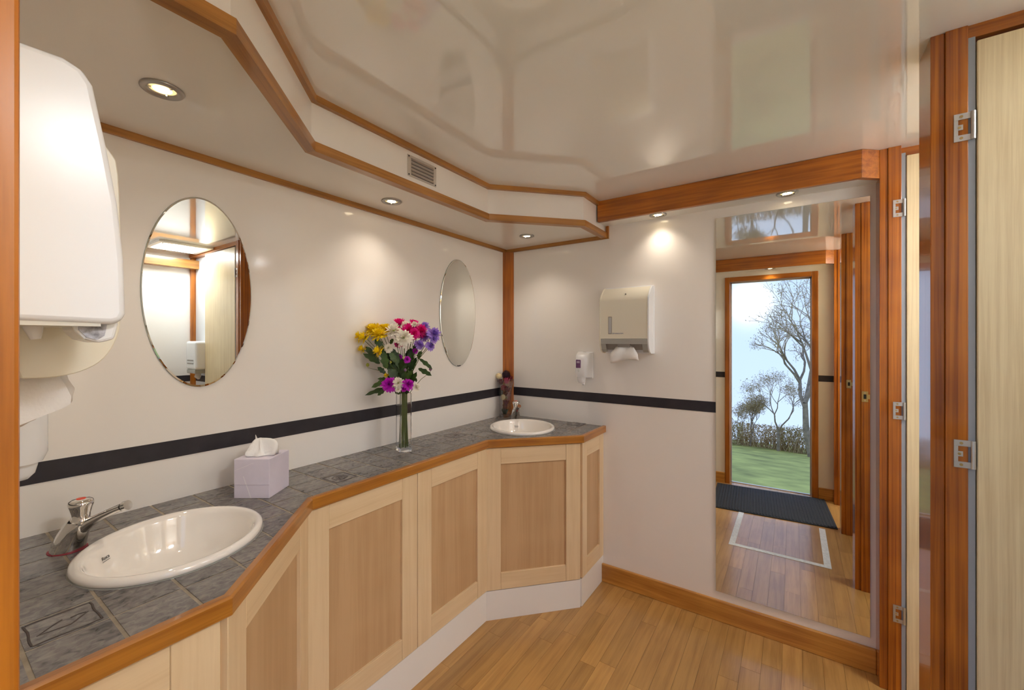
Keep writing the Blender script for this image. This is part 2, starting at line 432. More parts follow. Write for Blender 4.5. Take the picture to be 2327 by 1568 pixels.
# soffits with pine beams over the mirror and over the door
for k, (y0, s, n, lab) in enumerate(((0, -1, 12, 'deep pine beam above the tall mirror'), (YF, 1, 13, 'deep pine beam above the entrance, seen reflected'))):
    f_ = lambda d: y0 + s*d
    so = struct(MB().prism([(.672, f_(0)), (.672, f_(.110)), (1.735, f_(.110)), (XR, f_(.060)), (XR, f_(0))], ZB, ZC).build('ceiling_soffit', white_m),
                'white lowered soffit strip with lamps above the ' + ('tall mirror' if k == 0 else 'entrance'), 'soffit')
    bm_ = MB().prism([(.676, f_(.110)), (.676, f_(.132)), (1.744, f_(.132)), (1.744-.009, f_(.110))], ZB-.006, ZC-.001)
    b1 = struct(bm_.build('trim_%d' % n, pine_x, bevel=.002), lab, 'beam')
    MB().prism([(1.735, f_(.110)), (1.744, f_(.132)), (XR, f_(.084)), (XR, f_(.060))], ZB-.006, ZC-.001).build('beam_return', pine_x, b1)
# baseboards
base_w = wood('baseboard_pine', (.60, .285, .055), (.38, .15, .022), 'x', rough=.35, coat=.4)
struct(box(.628, XR, -.016, 0, 0, .097).build('baseboard_back', base_w, bevel=.003), 'honey pine baseboard under the tall mirror', 'baseboard')
bf = struct(box(DX1+.045, XR, YF, YF+.016, 0, .097).build('baseboard_front', base_w, bevel=.003), 'pine baseboard beside the entrance doorway', 'baseboard')
box(.66, DX0-.04, YF, YF+.016, 0, .097).build('board', base_w, bf, bevel=.003)

# ------------------------------------------------------------------ cubicle doors with flush hinges
def hinge(z, y, x, parent):
    """flush hinge on the post face at y (facing -y), knuckle at x"""
    h = MB(); t = .0016
    h.box(x-.028, x-.021, y-t, y, z-.0178, z+.0178); h.box(x-.028, x, y-t, y, z+.018, z+.032); h.box(x-.028, x, y-t, y, z-.032, z-.018)
    h.box(x-.0208, x-.013, y-t, y, z-.006, z+.006)
    hg = h.build('hinge', bright_m, parent)
    MB().tube([(x+.003, y-.003, z-.032), (x+.003, y-.003, z+.032)], .0042, 10).build('knuckle', bright_m, hg, smooth=40)
    for dx, dz in ((-.016, .025), (-.016, -.025), (-.019, 0)):
        MB().tube([(x+dx, y-t-.0008, z+dz), (x+dx, y, z+dz)], .0032, 8).build('screw', brass_m, hg, smooth=40)
    return hg
dl = ['narrow sliver of pale laminate cubicle door beside the tall mirror', 'large pale laminate cubicle door at the right edge of the photo', 'pale laminate door of the cubicle nearest the entrance']
for i in range(3):
    yd = POSTS[i][0]-.005
    d = struct(box(XR+.0755, XR+.0755+.53, yd-.002, yd+.034, .02, 2.014).build('door_%d' % (i+1), cub_v, bevel=.002), dl[i], 'door')
    for z in (1.822, 1.064, .302): hinge(z, yd, XR+.066, d)
    box(XR+.0755+.52, XR+.075+.5304, yd+.004, yd+.028, .95, 1.09).build('latch_plate', steel_m, d)
# strike plates on the far side of the posts
for i, lab in ((1, 'small brass strike plate on the broad post, seen reflected'), (2, 'small brass strike plate on the second reflected post'), (3, 'small brass strike plate on the post beside the entrance')):
    y = POSTS[i][1] + (.005 if i < 3 else 0)
    sp = thing('strike_plate', lab, 'strike plate', (XR+.040, y, 1.03), 0, 'strike plates on the cubicle posts')
    m = MB(); m.box(-.013, .013, 0, .002, .012, .028); m.box(-.013, .013, 0, .002, -.028, -.012); m.box(-.013, -.006, 0, .002, -.012, .012); m.box(.006, .020, 0, .002, -.012, .012)
    m.build('plate', brass_m, sp); box(-.006, .006, 0, .0008, -.012, .012).build('slot', dark_m, sp)
    for z in (-.02, .02): MB().tube([(0, .0028, z), (0, .001, z)], .003, 8).build('screw', bright_m, sp)

# ------------------------------------------------------------------ downlights
def lamp_data(name, power, radius, col, ang=120, blend=1.0):
    l = bpy.data.lights.new(name, 'SPOT'); l.energy = power; l.color = col; l.shadow_soft_size = radius
    l.spot_size = R(ang); l.spot_blend = blend; return l
ring_mb = lambda: MB().lathe([(.0405, 0), (.041, -.003), (.039, -.0055), (.031, -.0065), (.027, -.004), (.0255, .000), (.0405, .002)], 40, close=True)
def downlight(x, y, z, label, power=1.0):
    t = thing('recessed_downlight', label, 'downlight', (x, y, z), 0, 'recessed downlights')
    r = ring_mb().build('trim_ring', steel_m, t, smooth=50)
    MB().lathe([(.0255, .000), (.0175, -.0018)], 32).build('reflector', lensr_m, t)
    MB().lathe([(.0178, -.0018), (.0005, -.0024)], 32).build('lens', lens_m, t)
    for k in range(3):
        a = k*2.094+.4; MB().box(-.004, .004, -.0016, .0016, -.005, -.0012, Matrix.Rotation(a, 4, 'Z') @ Matrix.Translation((.024, 0, 0))).build('clip', steel_m, t)
    lo = bpy.data.objects.new('lamp_light', lamp_data('lamp_light', LAMP*power, .024, (1, .87, .72))); C.objects.link(lo)
    lo.parent = t; lo.location = (0, 0, -.009)
    return t
downlight(.327, -1.847, ZS, 'large downlight in the bulkhead nearest the camera')
downlight(.147, -1.04, ZS, 'downlight in the narrow bulkhead above the flower vase', .75)
downlight(.306, -.238, ZS, 'downlight in the bulkhead corner above the far basin')
downlight(.969, -.066, ZB, 'downlight above the paper towel dispenser', .55)
downlight(1.506, -.070, ZB, 'downlight above the tall mirror', .6)
downlight(1.36, YF+.070, ZB, 'downlight over the entrance, seen reflected')
for i, (lx, y) in enumerate(((2.56, -.45), (2.42, -.97), (2.42, -1.8))):  # far and near roof lights are unseen, added as fill for the room
    lb = ['far', 'middle', 'near'][i]
    t = thing('roof_light', 'square roof light with white panel in the %s cubicle' % lb, 'roof light', (lx, y, ZC), 0, 'cubicle roof lights')
    m = MB()
    for a in ((-.17, .17, -.17, -.14), (-.17, .17, .14, .17), (-.17, -.14, -.14, .14), (.14, .17, -.14, .14)): m.box(*a, -.018, 0)
    m.build('frame', white_m, t, bevel=.003); box(-.14, .14, -.14, .14, -.010, -.002).build('diffuser', lens2_m, t)
    for cx, cy in ((-.1, -.1), (.1, .1)): MB().lathe([(.034, -.010), (.032, -.016), (.026, -.016), (.026, -.010)], 20, M=Matrix.Translation((cx, cy, 0))).build('clip_ring', steel_m, t, smooth=50)
    l = bpy.data.lights.new('lamp_light', 'AREA'); l.shape = 'SQUARE'; l.size = .26; l.energy = CUB[i]; l.color = (.95, .98, 1)
    lo = bpy.data.objects.new('lamp_light', l); C.objects.link(lo); lo.parent = t; lo.location = (0, 0, -.02)

# ------------------------------------------------------------------ mirrors
tm = thing('tall_mirror', 'tall frameless rectangular mirror reflecting the open doorway', 'mirror', (1.502, 0, .136))
box(-.280, .280, -.006, -.0055, 0, 1.770).build('mirror_face', mirror_m, tm)
box(-.2805, .2805, -.0056, -.0005, -.0005, 1.7705).build('glass_edge', glassedge_m, tm)
for y, lab in ((-1.660, 'large oval mirror on the long wall nearest the camera'), (-.462, 'oval mirror on the long wall above the far basin')):
    o = thing('oval_mirror', lab, 'mirror', (0, y, 1.477), 0, 'oval mirrors above the vanity')
    Mx = Matrix.Rotation(R(90), 4, 'Y')
    MB().lathe([(1e-5, .0060), (.982, .0060)], 72, .293, .1445, M=Mx).build('mirror_face', mirror_m, o, smooth=20)
    MB().lathe([(.982, .0060), (1.0, .0050)], 72, .293, .1445, M=Mx).build('bevel', mirror_m, o, smooth=20)
    MB().lathe([(1.0, .0050), (1.003, .0005)], 72, .293, .1445, M=Mx).build('glass_edge', glassedge_m, o, smooth=20)

# ------------------------------------------------------------------ vanity counter
ZT = .854
TILE = offset_path(LIP, -.017)
BAS = [((.333, -1.822), .184, .172, R(-45)), ((.318, -.304), .174, .186, R(45))]
core = MB().prism([(.0, YF)] + offset_path(LIP, -.016) + [(0, 0)], .822, ZT-.0011).build('tmp_core', grout_m)
cut = MB()
for (c, a, b_, th) in BAS:
    cut.lathe([(1e-4, .7), (.90, .7), (.90, 1.0), (1e-4, 1.0)], 40, a, b_, M=Matrix.Translation((c[0], c[1], 0)) @ Matrix.Rotation(th, 4, 'Z'))
cu = cut.build('tmp_cut', None)
bo = core.modifiers.new('b', 'BOOLEAN'); bo.object = cu; bo.operation = 'DIFFERENCE'; bo.solver = 'EXACT'
dg = bpy.context.evaluated_depsgraph_get()
core_me = bpy.data.meshes.new_from_object(core.evaluated_get(dg)); core_me.name = 'worktop_bed'
for o in (core, cu): C.objects.unlink(o); bpy.data.objects.remove(o)
top = thing('vanity_worktop', 'grey slate tiled vanity worktop with a wooden front edge', 'worktop', (0, 0, 0))
bed = bpy.data.objects.new('tile_bed', core_me); C.objects.link(bed); bed.parent = top
segs = sweep(LIP, [(-.017, .8205), (-.002, .8205), (0, .8225), (0, .853), (-.004, .8575), (-.017, .8575)])
for i, s in enumerate(segs): s.build('edge_board', edge_wood(seg_angle(LIP[i], LIP[i+1])), top)
def clip_convex(poly, win):
    """Sutherland-Hodgman of poly by a convex counter-clockwise window"""
    out = poly
    for i in range(len(win)):
        a, b_ = Vector(win[i]), Vector(win[(i+1) % len(win)]); e_ = b_-a
        ins = lambda p: e_.x*(p[1]-a.y)-e_.y*(p[0]-a.x) >= -1e-9
        nw = []
        for j in range(len(out)):
            p, q = out[j], out[(j+1) % len(out)]
            ip, iq = ins(p), ins(q)
            if ip: nw.append(p)
            if ip != iq:
                dp = e_.x*(p[1]-a.y)-e_.y*(p[0]-a.x); dq = e_.x*(q[1]-a.y)-e_.y*(q[0]-a.x); t = dp/(dp-dq)
                nw.append((p[0]+(q[0]-p[0])*t, p[1]+(q[1]-p[1])*t))
        out = nw
        if not out: return []
    res = []
    for p in out:
        if not res or (Vector(p)-Vector(res[-1])).length > 5e-4: res.append(p)
    if len(res) > 1 and (Vector(res[0])-Vector(res[-1])).length < 5e-4: res.pop()
    return res
def area(p): return .5*sum(p[i][0]*p[(i+1)%len(p)][1]-p[(i+1)%len(p)][0]*p[i][1] for i in range(len(p)))
zone = [(.001, YF+.001)] + [(p[0]-.0006, p[1]) for p in offset_path(LIP, -.0185)] + [(.001, -.001)]
zone = [(p[0], max(YF+.001, min(-.001, p[1]))) for p in zone]
DECOR = {(.51, -2.031): 'chevron', (.196, -1.364): 'spiral', (.14, -.664): 'spiral', (.509, -.059): 'chevron'}
decor_tiles = []
ys = [-1.982 + .1*k for k in range(-3, 22)]
xs = [.655 - .0945*k for k in range(8)][::-1]; xs[0] = -.02
for i in range(len(xs)-1):
    for j in range(len(ys)-1):
        x0, x1, y0, y1 = xs[i]+.0017, xs[i+1]-.0017, ys[j]+.0022, ys[j+1]-.0022
        poly = clip_convex(zone, [(x0, y0), (x1, y0), (x1, y1), (x0, y1)])
        if len(poly) < 3: continue
        cxy = Vector(((x0+x1)/2, (y0+y1)/2))
        for (c, a, b_, th) in BAS:
            dlt = cxy - Vector(c); ca, sa = math.cos(-th), math.sin(-th)
            lx, ly = dlt.x*ca-dlt.y*sa, dlt.x*sa+dlt.y*ca
            rr = math.hypot(lx/a, ly/b_)
            if rr > 1.9 or not poly: continue
            if rr < .35: poly = []; continue
            px, py = lx/rr, ly/rr                      # point on the ellipse towards the tile
            nx, ny = px/a**2, py/b_**2; q = math.hypot(nx, ny); nx, ny = nx/q, ny/q
            px, py = px*.915, py*.915
            cb, sb = math.cos(th), math.sin(th)
            P = Vector((c[0]+px*cb-py*sb, c[1]+px*sb+py*cb)); Nn = Vector((nx*cb-ny*sb, nx*sb+ny*cb)); T = Vector((-Nn.y, Nn.x))
            win = [tuple(P-T), tuple(P+Nn*2-T), tuple(P+Nn*2+T), tuple(P+T)]
            if area(win) < 0: win = win[::-1]
            poly = clip_convex(poly, win)
        if len(poly) < 3 or abs(area(poly)) < 8e-5: continue
        if area(poly) < 0: poly = poly[::-1]
        cx = sum(p[0] for p in poly)/len(poly); cy = sum(p[1] for p in poly)/len(poly)
        full = abs(area(poly)) > .004
        o = MB().prism([(p[0]-cx, p[1]-cy) for p in poly], -.006, 0, inset=.0009 if full else 0).build('tile', stone_m, top, loc=(cx, cy, ZT+random.uniform(-.0003, .0003)))
        for (dx, dy), kind in DECOR.items():
            if x0 <= dx <= x1 and y0 <= dy <= y1: decor_tiles.append((o, kind))
for o, kind in decor_tiles:
    m = MB(); h = .0003; w = .0032
    def line(pts, r=.0016):
        m.tube([(p[0], p[1], h) for p in pts], r, 6, flat=.45)
    k = .039
    wob = lambda: random.uniform(-.0012, .0012)
    for a, b_ in (((-k, -k), (-k, k)), ((k, -k), (k, k)), ((-k, -k), (k, -k)), ((-k, k), (k, k))):
        line([(a[0]+(b_[0]-a[0])*t/6+wob(), a[1]+(b_[1]-a[1])*t/6+wob()) for t in range(7)], .0017)
    if kind == 'chevron':
        line([(-.012, .000), (-.004, -.012), (.012, -.030), (.014, -.008), (.016, .006), (.004, .018), (-.006, .030), (-.010, .020), (-.008, .010)], .0017)
    else:
        pts = [(.019*(1-t/26)*math.cos(t*.55), .019*(1-t/26)*math.sin(t*.55)) for t in range(24)]
        line(pts, .0017)
        line([(.026*math.cos(t*math.pi/3), .026*math.sin(t*math.pi/3)) for t in range(7)], .0014)
    m.build('relief', motif_m, o)

# ------------------------------------------------------------------ vanity cabinets
FACE = offset_path(LIP, -.032)
clabs = [['tall vanity cabinet nearest the camera at the left edge'], ['angled vanity cabinet below the near basin'],
         ['straight two-door vanity cabinet below the flower vase'], ['angled vanity cabinet below the far basin'], ['slim vanity cabinet end against the end wall']]
def cab_door(w, x0, parent, st=.075, z0=.142, z1=.816):
    p = box(x0+.002, x0+w-.002, -.008, 0.004, z0+.004, z1-.004).build('door', panel_v, parent)
    for a, b_ in ((x0+.0012, x0+st), (x0+w-st, x0+w-.0012)): box(a, b_, -.018, .006, z0, z1).build('stile', maple_v, p, bevel=.0012, seg=1)
    for a, b_ in ((z0, z0+.078), (z1-.078, z1)): box(x0+st+.0003, x0+w-st-.0003, -.0175, .006, a, b_).build('rail', maple_h, p, bevel=.0012, seg=1)
    return p
for i in range(5):
    a, b_ = FACE[i], FACE[i+1]; L = (Vector(b_)-Vector(a)).length; ang = seg_angle(a, b_)
    c = thing('vanity_cabinet', clabs[i][0], 'cabinet', (a[0], a[1], 0), ang, 'vanity cabinets')
    inv = Matrix.Rotation(-ang, 4, 'Z') @ Matrix.Translation((-a[0], -a[1], 0))
    loc = lambda p: tuple((inv @ Vector((p[0], p[1], 0)))[:2])
    poly = [loc((.004, max(a[1], YF+.003))), loc((a[0], max(a[1], YF+.003))), loc((b_[0], min(b_[1], -.003))), loc((.004, min(b_[1], -.003)))]
    poly = offset_poly(poly if area(poly) > 0 else poly[::-1], -.010)
    m = MB(); m.prism(poly, .14, .158)
    m.box(.004, .020, .010, .06, .158, .818); m.box(L-.020, L-.004, .010, .06, .158, .818)
    m.build('carcass', maple_v, c)
    if i == 2:
        cab_door(L/2, 0, c); cab_door(L/2, L/2, c)
    else:
        cab_door(L, 0, c, st=.055 if i == 4 else .075)
    ov = .004
    MB().prism([(0, -.014), (L, -.014), (L, .004), (0, .004)], 0, .138).build('plinth', white_m, c)

# ------------------------------------------------------------------ basins and taps
def basin(c, a, b_, th, label, flip):
    t = thing('basin', label, 'basin', (c[0], c[1], ZT), th, 'inset oval basins')
    prof = [(.93, -.012), (.97, .000), (.995, .002), (1.0, .007), (.985, .0135), (.955, .0165), (.925, .0165), (.895, .013), (.872, .004), (.848, -.012), (.81, -.038), (.75, -.066), (.64, -.094), (.48, -.112), (.28, -.121), (.12, -.124)]
    MB().lathe(prof, 96, a, b_).build('bowl', porc_m, t, smooth=60)
    MB().lathe([(.024, -.1225), (.022, -.1205), (.016, -.121), (1e-4, -.1225)], 24).build('drain', chrome_m, t, smooth=40)
    MB().lathe([(.94, -.001), (1.006, -.001), (1.004, .0006), (.94, .0006)], 72, a, b_).build('sealant', grey_m, t)
    # maker's word printed on the slope next to the tap; the tap stands towards the wall corner
    ty = -1 if flip else 1
    rr = .835; y = ty*b_*rr; z = -.0205
    slope = math.atan2(.038-.012, (.848-.81)*b_)
    xa = Vector((1, 0, 0)) if ty > 0 else Vector((-1, 0, 0))
    ya = Vector((0, ty*math.cos(slope), math.sin(slope))); za = xa.cross(ya)
    M = Matrix((xa, ya, za)).transposed().to_4x4(); M.translation = Vector((0, y, z)) + za*.0012
    text('maker_mark', 'Roca', .011, black_m, t, M)
    M2 = M.copy(); u = MB().box(-.011, .011, -.0075, -.0066, -.0002, .0002).build('maker_underline', black_m, t); u.matrix_local = M2
    return t
basin(*BAS[0], 'white oval inset basin nearest the camera', True)
basin(*BAS[1], 'white oval inset basin in the far corner', False)
def tap(loc, ang, label):
    """spout points along local +y"""
    t = thing('tap', label, 'tap', (*loc, ZT), ang-R(90), 'chrome push taps')
    MB().lathe([(.031, 0), (.031, .0016), (1e-4, .0016)], 32, 1, 1.12, M=Matrix.Translation((0, 0, 0))).build('gasket', rednylon_m, t)
    MB().tube([(0, 0, .001), (0, .002, .008), (0, .010, .028), (0, .020, .048), (0, .028, .060), (0, .031, .066)], [.0295, .0293, .0272, .0245, .0225, .0195], 28).build('body', chrome_m, t, smooth=50)
    MB().tube([(0, .008, .022), (0, .030, .046), (0, .055, .0645), (0, .085, .080), (0, .112, .092), (0, .124, .0965)], [.019, .0165, .0125, .0105, .010, .0105], 24, flat=.82).build('spout', chrome_m, t, smooth=50)
    MB().tube([(0, .1255, .097), (0, .127, .0975)], .0096, 20).build('outlet_joint', steel_m, t)
    MB().tube([(0, .1275, .0977), (0, .136, .1005)], .0108, 20).build('outlet', chrome_m, t, smooth=40)
    k = MB().lathe([(.0205, .062), (.0205, .066), (.0172, .0675), (.0158, .073), (.0160, .082), (.0190, .094), (.0215, .101), (.0220, .106), (.0200, .1115), (.014, .1145), (1e-4, .1155)], 32, M=Matrix.Translation((0, .030, 0))).build('knob', chrome_m, t, smooth=50)
    MB().lathe([(.0085, .1145), (.0080, .1160), (1e-4, .1165)], 20, M=Matrix.Translation((0, .030, 0))).build('red_button', red_m, k, smooth=50)
    return t
tap((.166, -1.972), math.atan2(.13, .19), 'chrome push tap beside the near basin')
tap((.150, -.118), math.atan2(-.15, .14), 'chrome push tap beside the far basin')

# ------------------------------------------------------------------ ventilation grille
vent_m = plain('vent_steel', (.60, .56, .51), .42, metal=.55)
slotv_m = plain('vent_slot', (.10, .09, .085), .6)
vg = thing('vent_grille', 'small steel louvred grille on the bulkhead fascia', 'vent', (FAS[2][0], -1.052, 1.981))
box(0, .0025, -.075, .075, -.040, .040).build('plate', vent_m, vg, bevel=.0008, seg=1)
for k in range(5):
    z = .026 - k*.013
    MB().add([(.0024, -.058, z+.005), (.0024, .058, z+.005), (.008, .056, z-.004), (.008, -.056, z-.004), (.0024, -.058, z-.0045), (.0024, .058, z-.0045)],
             [(0, 1, 2, 3), (3, 2, 5, 4), (0, 3, 4), (1, 5, 2), (0, 4, 5, 1)]).build('louvre', vent_m, vg)
    box(.0024, .0028, -.058, .058, z-.0065, z-.0045).build('slot', slotv_m, vg)
for sy in (-1, 1):
    for sz in (-1, 1): MB().tube([(.002, sy*.069, sz*.034), (.004, sy*.069, sz*.034)], .0028, 8).build('screw', dark_m, vg)

# ------------------------------------------------------------------ dispensers
def towel_dispenser(loc, rotz, label, w=.252, brand=True):
    """local: back against y=0, front towards -y, z from the lower lip"""
    t = thing('paper_towel_dispenser', label, 'dispenser', loc, rotz)
    h = w/2
    box(-h-.004, h+.004, -.022, 0, 0, .352).build('back_case', plast_m, t, bevel=.003)
    up = [(-.022, .345), (-.045, .345), (-.070, .325), (-.096, .293), (-.104, .275), (-.106, .078), (-.022, .078)]
    MB().extrude_yz(up, -h+.004, h-.004).build('front_cover', cream_m, t, smooth=25)
    def chaikin(P, n=2):
        for _ in range(n):
            Q = []
            for a_, c_ in zip(P, P[1:]+P[:1]): Q += [(a_[0]*.75+c_[0]*.25, a_[1]*.75+c_[1]*.25), (a_[0]*.25+c_[0]*.75, a_[1]*.25+c_[1]*.75)]
            P = Q
        return P
    side = [(-.0225, .349), (-.043, .349), (-.070, .328), (-.098, .295), (-.106, .276), (-.108, .076), (-.104, .046), (-.092, .018), (-.072, .004), (-.050, 0), (-.0225, .002)]
    for s in (-1, 1): MB().extrude_yz(chaikin(side), s*h-.004, s*h+.0035).build('side_cheek', plast_m if s > 0 else cream_m, t, bevel=.001, seg=1)
    lo = [(-.106, .077), (-.103, .048), (-.092, .020), (-.088, .020), (-.098, .049), (-.101, .077)]
    band = MB(); band.extrude_yz([(-.106, .077), (-.1045, .050), (-.100, .050), (-.101, .077)], -h+.0042, h-.0042)
    for a, b_ in ((-h+.0042, -h+.030), (h-.030, h-.0042)): band.extrude_yz([(-.1045, .051), (-.092, .020), (-.078, .008), (-.072, .012), (-.088, .026), (-.100, .051)], a, b_)
    band.build('grey_chute', grey_m, t)
    MB().extrude_yz([(-.1055, .066), (-.098, .034), (-.094, .034), (-.101, .066)], -.032, .032).build('chute_lip', slot_m, t)
    MB().extrude_yz([(-.090, .052), (-.060, .020), (-.030, .020), (-.030, .052)], -h+.006, h-.006).build('chute_floor', slot_m, t)
    if brand:
        box(-.080, -.061, -.1066, -.1050, .102, .192).build('level_window', slot_m, t)
        box(-.0775, -.0635, -.1070, -.1060, .106, .188).build('paper_stack', plain('paper_grey', (.50, .51, .52), .6), t)
        M = Matrix(((1, 0, 0), (0, 0, -1), (0, 1, 0))).to_4x4()
        M.translation = (-.0235, -.1063, .105); text('maker_mark', 'Kimberly-Clark', .0078, ink_m, t, M)
        MB().lathe([(.0034, 0), (.0034, .0005), (.0023, .0005), (.0023, 0)], 16, close=True, M=Matrix.Translation((-.054, -.1060, .105)) @ Matrix.Rotation(R(90), 4, 'X')).build('maker_emblem', ink_m, t)
        MB().tube([(.006, -.0895, .309), (.006, -.080, .302)], .003, 10).build('lock', steel_m, t)
    if not brand:                          # a bulky bunch of towel under the other one
        m = MB(); nu, nv = 15, 12; vs = []
        cr = [(.030, .030), (.050, .012), (.070, .006), (.090, .004), (.100, -.008), (.106, -.026), (.101, -.040), (.088, -.049), (.072, -.056), (.056, -.062), (.042, -.064), (.030, -.062)]
        for j in range(nv):
            for i in range(nu):
                g = i/(nu-1)*2-1
                vs.append((g*.075, -.74*cr[j][0]*(1+.05*math.sin(g*6+j)) , cr[j][1]+.006*math.sin(g*4+j*.7)))
        fs = [(j*nu+i, j*nu+i+1, (j+1)*nu+i+1, (j+1)*nu+i) for j in range(nv-1) for i in range(nu-1)]
        fs += [tuple(j*nu for j in range(nv)), tuple(j*nu+nu-1 for j in range(nv))]
        m.add(vs, fs).build('paper_towel', paper_m, t, smooth=60)
        return t
    # towel drooping out of the chute
    m = MB(); nu, nv = 13, 9; vs = []
    for j in range(nv):
        f = j/(nv-1)
        for i in range(nu):
            g = i/(nu-1)*2-1
            wd = .050+.022*min(1, f*2.2)
            z = .046-.082*f + .006*math.sin(g*3+1)*f + (.012*abs(g)**2*(1-f))*-1
            if f > .8: z += .008*g*(f-.8)/.2
            y = -.086-.022*math.sin(f*2.2) + .005*math.sin(g*5+f*3)
            vs.append((g*wd+.006*f, y, z))
    fs = [(j*nu+i, j*nu+i+1, (j+1)*nu+i+1, (j+1)*nu+i) for j in range(nv-1) for i in range(nu-1)]
    o = m.add(vs, fs).build('paper_towel', paper_m, t, smooth=80)
    s = o.modifiers.new('s', 'SOLIDIFY'); s.thickness = .0012
    return t
towel_dispenser((.806, 0, 1.258), 0, 'cream paper towel dispenser with towel hanging out on the end wall')
def soap_dispenser(loc, rotz, label, w=.088, window=True):
    t = thing('soap_dispenser', label, 'dispenser', loc, rotz, 'white soap dispensers')
    h = w/2
    box(-h-.002, h+.002, -.020, 0, .0, .150).build('back_plate', plast_m, t, bevel=.006, seg=3)
    m = MB(); nz, na = 9, 17; vs = []; fs = []
    for j in range(nz):
        f = j/(nz-1); z = .012+.134*f
        sc_ = 1 if f < .75 else math.sqrt(max(.0, 1-((f-.75)/.25)**2*.72)); dep = .062*sc_
        if f < .1: dep *= .93
        for i in range(na):
            a = math.pi*i/(na-1); ca, sa = math.cos(a), math.sin(a)
            vs.append((-h*math.copysign(abs(ca)**.62, ca)*(.96+.04*sc_), -.018-dep*abs(sa)**.62, z))
    for j in range(nz-1):
        for i in range(na-1): fs.append((j*na+i, j*na+i+1, (j+1)*na+i+1, (j+1)*na+i))
    fs.append(tuple(range(na))); fs.append(tuple(range((nz-1)*na, nz*na)))
    m.add(vs, fs).build('cover', plast_m, t, smooth=50)
    if window: box(-.028, .002, -.0815, -.070, .062, .108).build('window', purple_m, t, bevel=.003)
    if window: box(-.022, -.004, -.0822, -.0812, .089, .101).build('window_print', lilac_m, t)
    if window: MB().lathe([(.0045, 0), (.0045, .001), (.0035, .001), (.0035, 0)], 14, .75, 1.3, close=True, M=Matrix.Translation((-.012, -.0800, .047)) @ Matrix.Rotation(R(90), 4, 'X')).build('drop_mark', grey_m, t)
    MB().lathe([(.024, .014), (.025, .004), (.022, -.012), (.015, -.022), (1e-4, -.024)], 24, 1, .8, M=Matrix.Translation((-.006, -.052, 0))).build('push_button', plast_m, t, smooth=50)
    MB().tube([(.002, -.045, -.012), (.002, -.048, -.032)], [.011, .008], 14).build('nozzle', plast_m, t, smooth=40)
    MB().tube([(.002, -.0478, -.031), (.002, -.0482, -.0335)], .0045, 10).build('nozzle_tip', dark_m, t)
    box(-.008, .008, -.030, -.021, .1495, .1508).build('lock_slot', slot_m, t)
    return t
soap_dispenser((.556, 0, 1.112), 0, 'white soap dispenser with purple window on the end wall')
# on the wall beside the entrance (their fronts look into the room)
towel_dispenser((.655, YF, 1.282), R(180), 'cream rounded paper dispenser behind the white one beside the doorway', brand=False).scale = (1, 1.16, 1)
soap_dispenser((.290, YF, 1.082), R(180), 'pale soap dispenser low in the corner behind the doorway jamb', w=.115, window=False).scale = (1, 1.56, 1)
hd = thing('soap_dispenser', 'large white dispenser in the left foreground beside the doorway', 'dispenser', (.925, YF, 1.345))
pr = [(0, .002), (0, .264), (.050, .266), (.064, .261), (.072, .248), (.082, .190), (.091, .130), (.096, .070), (.0975, .012), (.094, .003), (.086, 0)]
bx_ = MB().extrude_yz(pr, -.110, 0).build('cover', plast_m, hd, smooth=30, bevel=.006, seg=3)
box(-.106, -.004, .004, .078, -.0025, .002).build('base', plain('ivory_plastic', (.70, .68, .60), .4), hd)
MB().extrude_yz([(.060, .004), (.060, -.006), (.068, -.016), (.080, -.020), (.092, -.016), (.096, .004)], -.075, -.020).build('push_bar', plast_m, hd, bevel=.003)
MB().extrude_yz([(.064, .001), (.064, -.006), (.070, -.014), (.078, -.017), (.084, -.012), (.086, .001)], -.0205, -.0190).build('push_bar_end', plain('worn_grey', (.42, .44, .50), .6, noise=.5, nscale=160), hd)
MB().tube([(-.05, .036, -.002), (-.05, .038, -.016)], [.008, .004], 10).build('nozzle', plast_m, hd, smooth=40)
# toilet paper dispenser inside the middle cubicle (seen in the oval mirror)
tp = thing('toilet_paper_dispenser', 'white toilet paper dispenser on the partition, seen in the oval mirror', 'dispenser', (2.50, -.756, 1.06))
box(-.10, .10, -.115, 0, .03, .26).build('case', plast_m, tp, bevel=.02, seg=3)
box(-.085, .085, -.112, -.010, 0, .032).build('base', grey_m, tp, bevel=.006)
box(-.06, .06, -.117, -.114, .075, .085).build('print', slot_m, tp); box(-.06, .06, -.117, -.114, .100, .110).build('print', slot_m, tp)
MB().tube([(0, -.06, .004), (.008, -.062, -.03), (-.004, -.058, -.05)], [.02, .024, .008], 10, flat=.3).build('paper', paper_m, tp, smooth=60)

# ------------------------------------------------------------------ tissue box
tb = thing('tissue_box', 'pale lilac cardboard tissue box with tissue pulled up', 'tissue box', (.152, -1.548, ZT), R(34))
box(-.053, .053, -.055, .055, 0, .117).build('carton', box_m, tb, bevel=.0012)
box(-.0505, .0535, -.0556, -.0549, .040, .0408).build('seam', crease_m, tb)
for (x0, z0, x1, z1) in ((-.026, .066, -.004, .0), (-.052, .083, -.012, .098), (-.012, .100, .004, .105)):
    MB().add([(x0, -.0554, z0), (x0+.0025, -.0554, z0), (x1+.004, -.0554, z1+.001), (x1, -.0554, z1+.001)], [(0, 1, 2, 3)]).build('print_streak', streak_m, tb)
MB().lathe([(.030, .1173), (1e-4, .1173)], 28, 1.1, .8).build('opening', crease_m, tb)
m = MB(); vs = []; fs = []; n = 40; rings = 9
rnd = [random.uniform(-1, 1) for _ in range(8)]
